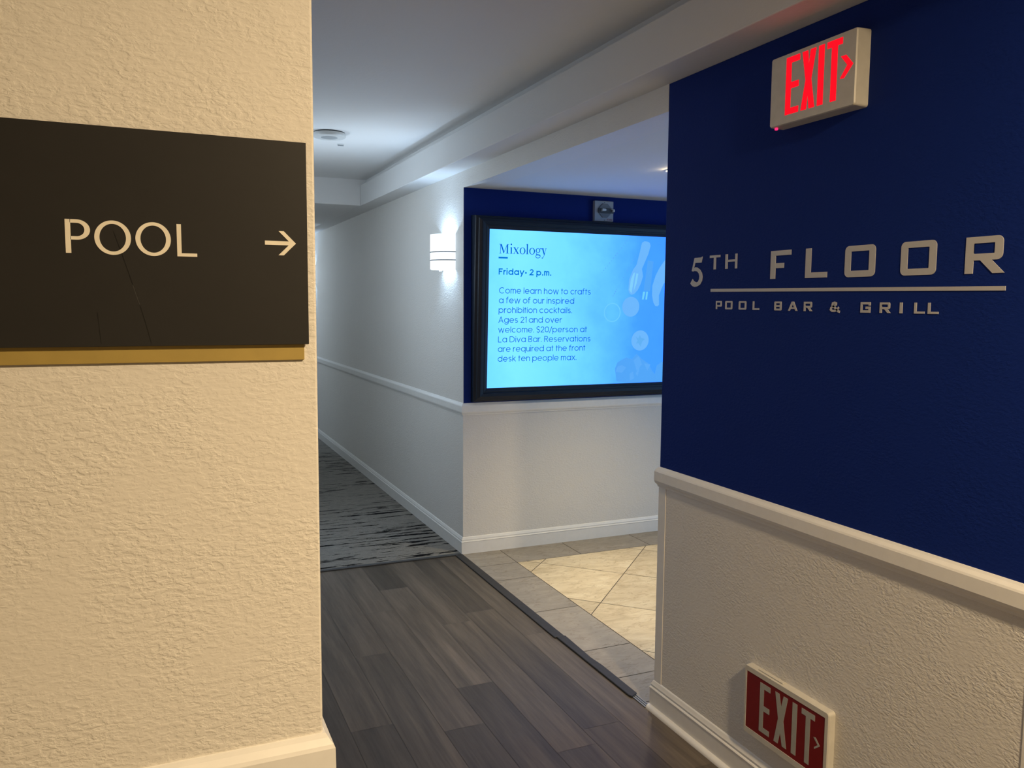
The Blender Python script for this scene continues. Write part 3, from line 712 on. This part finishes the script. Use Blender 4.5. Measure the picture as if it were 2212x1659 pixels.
b = MB(); b.box(0.0632, 0.1222, 0.7700, 0.7792, Z0, Z1); b.build('heading_rule', M['ink_bold'], scr)
# serif heading
b = MB(); CAPH = 0.0540; yb = 0.7995
T_, t_ = 0.0072, 0.0022
def hs(x0, x1, y): b.box(x0, x1, y-0.0009, y+0.0011, Z0, Z1)
def tri(*p): b.prism(list(p), Z0, Z1)
x = 0.0655
hs(x, x+0.017, yb+0.001); b.stroke([(x+0.0090, yb), (x+0.0090, yb+CAPH)], t_*1.3, Z0, Z1); hs(x, x+0.014, yb+CAPH-0.001)
tri((x+0.004, yb), (x+0.014, yb), (x+0.009, yb+0.006))
b.prism([(x+0.0075, yb+CAPH), (x+0.0165, yb+CAPH), (x+0.0325, yb+0.010), (x+0.0290, yb+0.000)], Z0, Z1)
b.stroke([(x+0.0295, yb+0.001), (x+0.0515, yb+CAPH-0.001)], t_*1.2, Z0, Z1)
b.prism([(x+0.0490, yb), (x+0.0570, yb), (x+0.0570, yb+CAPH), (x+0.0490, yb+CAPH)], Z0, Z1)
hs(x+0.0420, x+0.0645, yb+0.001); hs(x+0.0500, x+0.0640, yb+CAPH-0.001)
tri((x+0.043, yb), (x+0.063, yb), (x+0.053, yb+0.005))
XHH = 0.0375
def stem(x0, h, flag=True):
    b.box(x0-T_/2, x0+T_/2, yb, yb+h, Z0, Z1); hs(x0-0.0085, x0+0.0085, yb+0.001); tri((x0-0.007, yb), (x0+0.007, yb), (x0, yb+0.005))
    b.prism([(x0-T_/2-0.0045, yb+h-0.004), (x0-T_/2, yb+h-0.006), (x0+T_/2, yb+h), (x0+T_/2-0.001, yb+h+0.001)], Z0, Z1)
stem(0.1440, XHH); b.prism(arc(0.1435, yb+0.0545, 0.0047, 0, 340, 17), Z0, Z1)
# x
b.prism([(0.1590, yb+XHH), (0.1680, yb+XHH), (0.1930, yb), (0.1840, yb)], Z0, Z1); b.stroke([(0.1600, yb), (0.1885, yb+XHH)], t_*1.2, Z0, Z1)
for (a, c, yy) in ((0.156, 0.171, yb+XHH), (0.1815, 0.194, yb+XHH), (0.156, 0.170, yb+0.001), (0.179, 0.196, yb+0.001)): hs(a, c, yy)
def ro(cx, cy, rx, ry, tk, tn): b.ringprism(arc(cx, cy, rx, 0, 352, 44, ry=ry), arc(cx, cy, rx-tk, 0, 352, 44, ry=ry-tn), Z0, Z1)
ro(0.2170, yb+XHH/2, 0.0190, XHH/2+0.0012, 0.0070, 0.0024)
stem(0.2482, CAPH+0.006)
ro(0.2800, yb+XHH/2, 0.0190, XHH/2+0.0012, 0.0070, 0.0024)
# g
ro(0.3185, yb+0.0240, 0.0145, 0.0142, 0.0058, 0.0024)
b.stroke([(0.3300, yb+0.0330), (0.3360, yb+0.0375), (0.3400, yb+0.0365)], 0.0030, Z0, Z1); b.prism(arc(0.3402, yb+0.0345, 0.0030, 0, 330, 11), Z0, Z1)
b.stroke([(0.3125, yb+0.0110), (0.3075, yb+0.0065), (0.3080, yb+0.0015), (0.3130, yb-0.0005)], 0.0028, Z0, Z1)
b.stroke([(0.3095, yb+0.0010), (0.3160, yb-0.0010), (0.3280, yb-0.0020), (0.3335, yb-0.0060)], 0.0060, Z0, Z1)
b.stroke([(0.3335, yb-0.0045), (0.3350, yb-0.0105), (0.3300, yb-0.0175), (0.3200, yb-0.0202), (0.3100, yb-0.0190), (0.3050, yb-0.0140), (0.3055, yb-0.0080), (0.3110, yb-0.0020)], 0.0034, Z0, Z1)
# y
b.prism([(0.3450, yb+XHH), (0.3540, yb+XHH), (0.3640, yb+0.0030), (0.3600, yb-0.0040)], Z0, Z1)
b.stroke([(0.3715, yb+XHH), (0.3595, yb-0.006), (0.3520, yb-0.0190), (0.3470, yb-0.0205)], 0.0026, Z0, Z1)
b.prism(arc(0.3478, yb-0.0195, 0.0032, 0, 330, 11), Z0, Z1)
hs(0.3420, 0.3570, yb+XHH); hs(0.3655, 0.3775, yb+XHH)
b.build('heading', M['ink'], scr)
# pale shapes of the picture on the display
def flat(polys, mat, name, z1=Z1):
    b = MB()
    for p in polys: b.prism(p, Z0, z1)
    return b.build(name, mat, scr)
b = MB(); b.stroke(arc(0.8490, 0.4545, 0.0575, 0, 354, 59), 0.006, Z0, Z1, True); b.build('picture_ring', M['pic4'], scr)
flat([arc(0.9843, 0.4912, 0.0630, 0, 354, 59)], M['pic1'], 'picture_disc')
flat([arc(1.0640, 0.2748, 0.0650, 0, 354, 59)], M['pic1'], 'picture_disc')
flat([[(1.030, 0.300), (1.050, 0.288), (1.060, 0.310), (1.072, 0.292), (1.100, 0.284), (1.080, 0.268), (1.070, 0.235), (1.052, 0.258), (1.035, 0.255), (1.045, 0.275)]], M['pic6'], 'picture_disc_mark', 0.0009)
flat([[(1.0475, 0.8957), (1.0650, 0.9070), (1.0866, 0.9058), (1.1060, 0.8980), (1.1131, 0.8800), (1.0985, 0.8274), (1.0556, 0.7324), (1.0659, 0.6856), (1.0520, 0.6400), (1.0306, 0.5975), (1.0060, 0.5740), (0.9846, 0.5666), (0.9690, 0.5780), (0.9612, 0.5965), (0.9643, 0.6635), (0.9889, 0.7241), (1.0148, 0.7581), (1.0345, 0.8387)]], M['pic1'], 'picture_tool')
flat([[(0.9938, 0.7042), (1.0051, 0.7082), (0.9951, 0.6411), (0.9850, 0.5768), (0.9675, 0.5966), (0.9761, 0.6637)], [(1.016, 0.705), (1.030, 0.700), (1.020, 0.640), (1.000, 0.590), (1.006, 0.650)]], M['pic2'], 'picture_tool_edge', 0.0009)
flat([[(1.0966, 0.7871), (1.1409, 0.7817), (1.1227, 0.592), (1.0744, 0.5947)]], M['pic3'], 'picture_stick')
flat([[(1.0708, 0.5879), (1.0884, 0.5882), (1.0773, 0.5372), (1.0653, 0.5385)], [(1.0948, 0.5883), (1.1084, 0.5884), (1.1038, 0.5375), (1.0909, 0.5387)]], M['pic4'], 'picture_prongs')
flat([[(1.40, 0.86), (1.33, 0.845), (1.2306, 0.7977), (1.19, 0.745), (1.1616, 0.6944), (1.1394, 0.6262), (1.1402, 0.5651), (1.152, 0.520), (1.168, 0.4971), (1.184, 0.495), (1.1961, 0.5041), (1.1928, 0.5657), (1.21, 0.610), (1.2253, 0.6412), (1.2385, 0.6551), (1.28, 0.69), (1.40, 0.70)]], M['pic1'], 'picture_hand')
flat([[(0.8845, 0.0963), (0.9023, 0.1369), (0.964, 0.1664), (1.0082, 0.1552), (1.0426, 0.189), (1.0845, 0.1538), (1.1346, 0.125), (1.1657, 0.0755), (1.1873, 0.054), (1.2, 0.110), (1.2436, 0.1350), (1.30, 0.12), (1.31, 0.002), (0.9802, 0.002), (0.8999, 0.0137)]], M['pic3'], 'picture_leaves')
flat([[(0.9035, 0.1095), (0.935, 0.118), (0.967, 0.1012), (0.9369, 0.0676), (0.8893, 0.0757)], [(1.0206, 0.1481), (1.0593, 0.1749), (1.0862, 0.1191), (1.048, 0.0785)], [(1.0704, 0.1126), (1.0577, 0.0436), (1.0409, 0.0579)], [(1.1021, 0.1257), (1.1512, 0.1177), (1.1289, 0.0764)], [(0.995, 0.06), (1.02, 0.075), (1.03, 0.03), (1.0, 0.015)]], M['pic5'], 'picture_leaf', 0.0009)
dots = []
for (x0_, y0_, x1_, y1_, nn) in ((0.9484, 0.9185, 0.7513, 0.6857, 15), (1.0115, 0.8247, 0.8451, 0.5484, 22)):
    for k in range(nn):
        f_ = (k+random.uniform(-0.2, 0.2))/nn; r_ = random.uniform(0.0016, 0.0042)
        dots.append(arc(x0_+(x1_-x0_)*f_, y0_+(y1_-y0_)*f_, r_, 0, 320, 8))
flat(dots, M['pic5'], 'picture_drops')['kind'] = 'stuff'

# ------------------------------------------------------------------ fire alarm strobe above the display
fs = thing('fire_alarm_strobe', 'small grey fire alarm strobe on the navy wall above the display', 'fire alarm', (2.602, YS, 2.0), (1, 0, 0), (0, 0, 1))
b = MB(); b.box(-0.0665, 0.0665, 0.026, 0.151, 0.0, 0.028); b.build('back_box', M['strobe_plate'], fs, bevel=0.003)['label'] = 'pale grey box'
oct_ = [(0.004+0.046*math.cos(math.radians(22.5+45*k)), 0.092+0.046*math.sin(math.radians(22.5+45*k))) for k in range(8)]
b = MB(); b.prism(oct_, 0.0275, 0.034); b.build('strobe_housing', M['grey'], fs, bevel=0.002)
b = MB(); b.box(-0.046, 0.064, 0.076, 0.105, 0.033, 0.040); b.build('reflector_tray', M['darkgrey'], fs, bevel=0.002)
b = MB(); b.prism([(-0.030, 0.084), (-0.026, 0.102), (-0.004, 0.101), (0.003, 0.093), (-0.004, 0.087), (-0.020, 0.087)], 0.0395, 0.058); b.build('strobe_lens', M['lens'], fs, bevel=0.003)
b = MB(); b.prism([(0.036, 0.100), (0.062, 0.100), (0.062, 0.084), (0.044, 0.084), (0.054, 0.092)], 0.0395, 0.054); b.build('strobe_lens', M['lens'], fs, bevel=0.002)
b = MB(); text(b, 'FIRE', 0.022, 0.060, 0.0315, 0.0125, 0.22, 0.0279, 0.0284, gap=0.18); b.build('lettering', M['fire_red'], fs)
for (x_, y_) in ((0.002, 0.143), (0.002, 0.0335)):
    b = MB(); b.prism(arc(x_, y_, 0.0028, 0, 330, 11), 0.0275, 0.0288); b.build('screw', M['darkgrey'], fs)

# ------------------------------------------------------------------ sconces
def sconce():
    t = thing('wall_sconce', 'glowing white curved sconce on the corridor wall beside the display corner', 'wall lamp', (XW, 4.80, 1.82), (0, -1, 0), (0, 0, 1), 'corridor wall sconces')
    A, D, th = 0.112, 0.118, 0.004
    def ring(name, z0, z1, mat, grow=0.0):
        b = MB(); n = 32; v = []; f = []
        for k in range(n+1):
            a = PI*k/n; ca, sa = math.cos(a), math.sin(a)
            for rr, zz in ((0, z0), (0, z1), (-th, z1), (-th, z0)):
                v.append(((A+grow+rr)*ca, zz, (D+grow+rr)*sa))
        for k in range(n):
            for i in range(4):
                j = (i+1) % 4; f.append((k*4+i, k*4+j, (k+1)*4+j, (k+1)*4+i))
        f += [(0, 3, 2, 1), (n*4, n*4+1, n*4+2, n*4+3)]
        b.add(v, f, 0, True)
        for k in range(len(b.f)):
            if name == 'shade' and b.f[k][0] % 4 != 0 or b.f[k][1] % 4 != 1: b.m[k] = 1     # only the outer skin glows
        o = b.build(name, [mat, M['plastic']], t); md_ = o.modifiers.new('crisp', 'EDGE_SPLIT'); return o
    ring('shade', 0.0, 0.105, M['shade']); ring('shade', -0.0485, -0.004, M['shade']); ring('shade', -0.1055, -0.0525, M['shade'])
    ring('shade_band', -0.0045, 0.0005, M['band'], 0.0012)['label'] = 'dark band'; ring('shade_band', -0.053, -0.048, M['band'], 0.0012)['label'] = 'dark band'
    b = MB(); b.box(-0.045, 0.045, -0.085, 0.075, 0.0, 0.012); b.build('back_plate', M['plastic'], t, bevel=0.002)
    for sx_ in (-1, 1):
        b = MB(); b.box(sx_*0.070-0.014, sx_*0.070+0.014, -0.113, -0.100, 0.030, 0.040); b.build('bottom_clip', M['shade'], t, bevel=0.002)
    b = MB(); b.lathe([(0.001, -0.040), (0.014, -0.038), (0.017, -0.02), (0.017, 0.02), (0.014, 0.038), (0.001, 0.040)], 20)
    b.v = [(p[0], p[2]*0.6, p[1]*0.5+0.088) for p in b.v]; b.f = [f[::-1] for f in b.f]
    b.build('bulb', M['bulb'], t)
    for zz in (0.045, -0.045):
        d = bpy.data.lights.new('sconce_light', 'POINT'); d.energy = SCONCE_POWER*(0.58 if zz > 0 else 0.24); d.color = COOL; d.shadow_soft_size = 0.010
        l = bpy.data.objects.new('sconce_light', d); COL.objects.link(l); l.parent = t; l.location = (0, zz, 0.046)
    d = bpy.data.lights.new('sconce_shade_light', 'AREA'); d.energy = SCONCE_FRONT; d.color = (0.66, 0.82, 1.0); d.shape = 'DISK'; d.size = 0.19
    l = bpy.data.objects.new('sconce_shade_light', d); COL.objects.link(l); l.parent = t; l.location = (0, 0, D+0.004); l.rotation_euler = (0, PI, 0)
    return t
sc0 = sconce()
mm = Matrix(((0, 0, 1), (1, 0, 0), (0, 1, 0))).to_4x4(); mm.translation = Vector((XL, 5.15, 1.82))
dup(sc0, mm, 'glowing white curved sconce on the opposite corridor wall, behind the cream wall corner')
mm = sc0.matrix_world.copy(); mm.translation = Vector((XW, 9.40, 1.82))
dup(sc0, mm, 'glowing white curved sconce far down the corridor wall, past the carpet')

mm = Matrix(((0, 0, 1), (1, 0, 0), (0, 1, 0))).to_4x4(); mm.translation = Vector((XL, 9.40, 1.82))
dup(sc0, mm, 'glowing white curved sconce facing the far one across the corridor')
# ------------------------------------------------------------------ ceiling fittings
cdv = thing('ceiling_detector', 'round flat white disc on the corridor ceiling', 'ceiling detector', (0.962, 4.82, ZC), (1, 0, 0), (0, -1, 0))
b = MB(); b.lathe([(0.088, -0.001), (0.088, 0.006)], 56); b.build('mounting_ring', M['darkgrey'], cdv)
b = MB(); b.lathe([(0.092, 0.006), (0.094, 0.012), (0.092, 0.024), (0.086, 0.028), (0.001, 0.028)], 56); b.build('cover', M['disc'], cdv)
b = MB(); b.lathe([(0.047, 0.0275), (0.046, 0.0290), (0.001, 0.0290)], 40); b.build('grille', M['grille'], cdv)
cf = thing('ceiling_fitting', 'tiny grey fitting on the corridor ceiling past the round disc', 'ceiling fitting', (1.09, 5.13, ZC), (1, 0, 0), (0, -1, 0))
b = MB(); b.lathe([(0.022, -0.001), (0.020, 0.004), (0.001, 0.005)], 24); b.build('collar', M['disc'], cf)
b = MB(); b.box(-0.016, 0.020, -0.004, 0.004, 0.0045, 0.012); b.build('nozzle', M['grille'], cf, bevel=0.002)
dl = thing('recessed_downlight', 'warm bright downlight in the bar ceiling at the navy wall edge', 'ceiling light', (2.445, 3.50, ZT), (1, 0, 0), (0, -1, 0))
b = MB(); b.ringprism(arc(0, 0, 0.075, 0, 352, 44), arc(0, 0, 0.055, 0, 352, 44), -0.001, 0.006); b.build('trim_ring', M['trim'], dl, bevel=0.001)
b = MB(); b.lathe([(0.050, 0.0005), (0.048, 0.008), (0.030, 0.012), (0.001, 0.013)], 32); b.build('bulb', M['warm_bulb'], dl)
